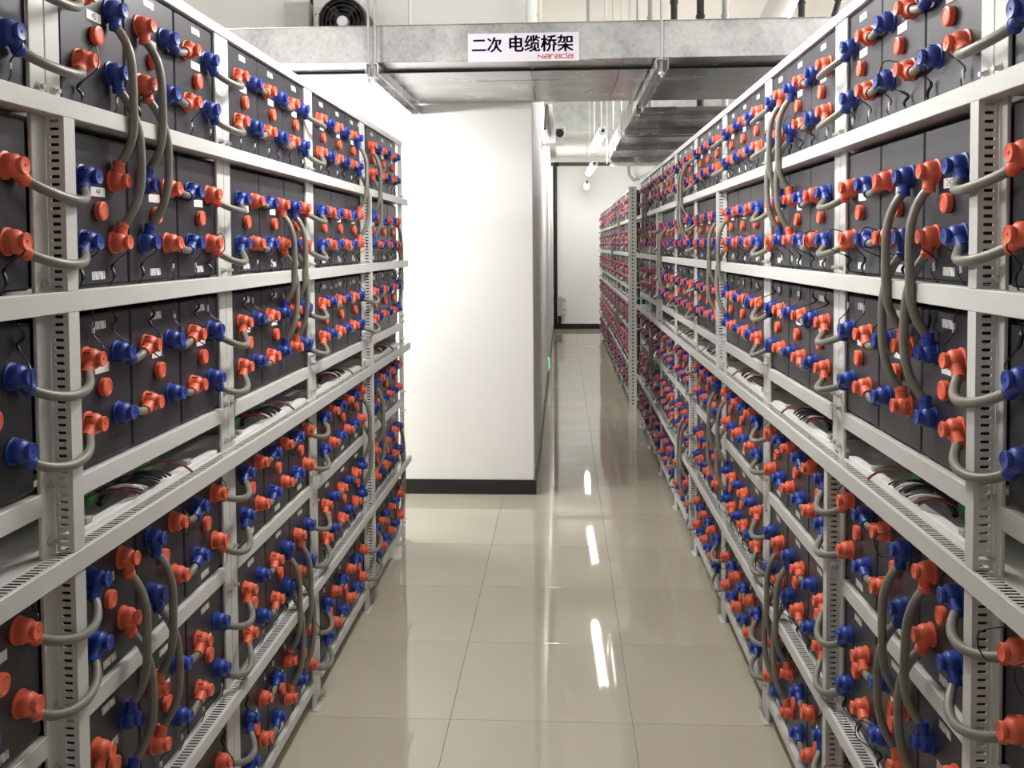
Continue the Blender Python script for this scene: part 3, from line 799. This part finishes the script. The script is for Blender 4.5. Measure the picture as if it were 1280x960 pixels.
mb = MB(); mb.cbox(-0.028, 0.028, -0.06, 0.062, -0.08, 0.075, 0.003); part('body', mb, M['white'], t)
for q in (-1, 1):
    mb = MB(); mb.cbox(q * 0.010 - 0.003, q * 0.010 + 0.003, -0.0615, -0.0602, 0.025, 0.038, 0.0003); part('slot', mb, M['dark'], t)

def vpipe(name, x, y, z0, r, m, label, cat, z1=None, lean=0.0):
    mb = MB(); zt_ = (ZC if z1 is None else z1) - 0.001
    mb.tube([(0, 0, 0), (lean, 0, zt_ - z0)], r, 10)
    o = part(name, mb, M[m], None, (x, y, z0)); 
    t_ = tag(o, label, cat, 'pipes and rods above the cable tray')
    for zc in (0.10, 0.32, 0.62):
        if zc < zt_ - z0 - 0.05:
            cb = MB(); cb.lathe([(r * 1.25, zc), (r * 1.25, zc + 0.02)], 'z', 10, (lean * zc / (zt_ - z0), 0, 0)); part('collar', cb, M[m], o)
    return o
U = lambda px, Y: (px - 704) / 1160.0 * Y
for px, Y, r, m, lab in ((515, 5.2, 0.010, 'steel', 'thin steel hanger rod above the tray, left of the sign'),
                         (662, 5.68, 0.016, 'white', 'white conduit above the tray at the corner of the block'),
                         (676, 5.69, 0.014, 'ceil', 'cream conduit beside the white one at the block corner'),
                         (736, 6.0, 0.011, 'module', 'thin grey conduit above the tray, right of the sign'),
                         (757, 6.2, 0.008, 'white', 'thin white rod above the tray, right of the sign'),
                         (787, 6.4, 0.009, 'steel', 'slender steel chain rod above the tray'),
                         (812, 6.6, 0.018, 'module', 'grey conduit left of the front hanger rod'),
                         (841, 6.2, 0.022, 'dark', 'black pipe just right of the front hanger rod'),
                         (873, 6.6, 0.026, 'dark', 'thick black pipe above the tray, second from the hanger rod'),
                         (903, 6.6, 0.022, 'module', 'grey pipe above the tray beside the foil duct'),
                         (995, 6.3, 0.022, 'dark', 'black upright pipe above the right rack, next to the slanted one')):
    vpipe('pipe', U(px, Y), Y, 2.63 if Y < 5.76 else 2.52, r, m, lab, 'pipe')
vpipe('pipe', U(1006, 6.25), 6.25, 2.52, 0.020, 'dark', 'slanted black pipe above the right rack', 'pipe', lean=0.35)
mb = MB(); mb.tube(bez(Vector((1.15, 5.95, 2.66)), Vector((1.3, 6.0, 2.9)), Vector((1.5, 6.1, 3.2)), Vector((1.62, 6.2, ZC)), 12), 0.09, 16)
o = part('foil_duct', mb, M['silver']); tag(o, 'silver flexible duct slanting up above the cable tray', 'duct')
mb = MB(); mb.tube([(0.80 + 0.09 * cos(a * pi / 10), 5.6, 2.637 + 0.10 * sin(a * pi / 10)) for a in range(11)], 0.015, 8)
o = part('cable_loop', mb, M['black']); tag(o, 'black cable arch on top of the cable tray', 'cable')

# ------------------------------------------------------------------ far end of the aisle
t = obj('security_camera', None, None, (WX, 8.25, 2.455)); tag(t, 'security camera on a white bracket on the long white wall', 'camera')
mb = MB(); mb.cbox(0.0005, 0.012, -0.03, 0.03, -0.035, 0.035, 0.002); part('wall_plate', mb, M['white'], t)
mb = MB(); mb.cbox(0.0122, 0.19, -0.016, 0.016, -0.012, 0.010, 0.002); part('bracket', mb, M['white'], t)
mb = MB(); mb.tube([(0.165, 0, 0.0102), (0.165, 0, 0.045)], 0.012, 10); part('neck', mb, M['white'], t)
mb = MB(); mb.cbox(0.120, 0.205, -0.09, 0.10, 0.0452, 0.125, 0.006); part('body', mb, M['white'], t)
mb = MB(); mb.lathe([(0.034, -0.0905), (0.036, -0.104), (0.028, -0.106)], 'y', 20, (0.162, 0, 0.086)); part('lens', mb, M['seam'], t)
mb = MB(); mb.cbox(0.114, 0.211, -0.115, 0.10, 0.1252, 0.130, 0.001); part('sunshield', mb, M['white'], t)
mb = MB(); mb.cbox(WX + 0.0005, WX + 0.085, 9.4, 16.6, 2.98, 3.06, 0.003)
o = part('wall_trunking', mb, M['module']); tag(o, 'dark grey trunking along the top of the long white wall', 'trunking')
mb = MB(); mb.tube([(WX + 0.03, 8.3, 2.60), (WX + 0.02, 9.2, 2.9), (WX + 0.03, 9.4, 2.97), (WX + 0.03, 12.0, 2.972)], 0.012, 7)
o = part('hanging_cable', mb, M['black']); tag(o, 'black cable running from the security camera to the wall trunking', 'cable')
mb = MB(); mb.tube([(WX + 0.001, 15.0, 2.87), (1.9, 15.0, 2.86)], 0.030, 12)
o = part('pipe', mb, M['pipe']); tag(o, 'dark olive pipe crossing the aisle high before the back wall', 'pipe')
for xx in (-0.10, 1.02):
    mb = MB(); mb.lathe([(0.036, -0.03), (0.036, 0.03)], 'x', 12, (xx, 15.0, 2.866)); part('clamp', mb, M['dark'], o)
mb = MB(); mb.tube([(1.05, 15.0, 2.83), (1.06, 14.98, 2.68), (1.13, 14.95, 2.60), (1.22, 14.93, 2.63)], 0.028, 10)
o = part('pipe_elbow', mb, M['gbox']); tag(o, 'grey pipe elbow dropping from the olive pipe', 'pipe')
mb = MB(); mb.tube(bez(Vector((1.13, 14.9, 2.69)), Vector((1.2, 14.9, 2.73)), Vector((1.3, 14.9, 2.79)), Vector((1.75, 14.9, 2.80)), 8), [0.05, 0.10, 0.115, 0.115, 0.11, 0.10, 0.10, 0.10, 0.10], 14)
o = part('lagged_pipe', mb, M['white']); tag(o, 'white lagged pipe beneath the olive pipe', 'pipe')
mb = MB(); mb.tube([(WX + 0.045, BY - 0.045, 0.10), (WX + 0.045, BY - 0.045, 3.20)], 0.034, 10)
o = part('conduit', mb, M['dark']); tag(o, 'dark conduit upright in the corner of the back wall', 'conduit')
t = obj('junction_box', None, None, (WX + 0.09, BY - 0.10, 0.25)); tag(t, 'grey junction box with knobs in the back wall corner', 'box')
mb = MB(); mb.cbox(-0.02, 0.09, -0.04, 0.09, 0.0, 0.36, 0.006); part('body', mb, M['gbox'], t)
for zz, xx in ((0.30, 0.0905), (0.12, 0.0905), (0.03, 0.0905)):
    mb = MB(); mb.lathe([(0.030, xx), (0.026, xx + 0.045)], 'x', 12, (0, 0.02, zz)); part('knob', mb, M['gbox'], t)
mb = MB(); mb.tube([(0.03, 0.02, 0), (0.03, 0.02, -0.15)], 0.03, 8); part('lead', mb, M['dark'], t)
t = obj('exit_sign', None, None, (WX, 10.6, 0.15)); tag(t, 'small lit green exit sign low on the long white wall', 'sign')
mb = MB(); mb.cbox(0.0005, 0.022, -0.17, 0.17, 0, 0.12, 0.002); part('body', mb, M['white'], t)
mb = MB(); mb.box(0.0222, 0.0228, -0.16, 0.16, 0.008, 0.112); part('face', mb, M['exit'], t)
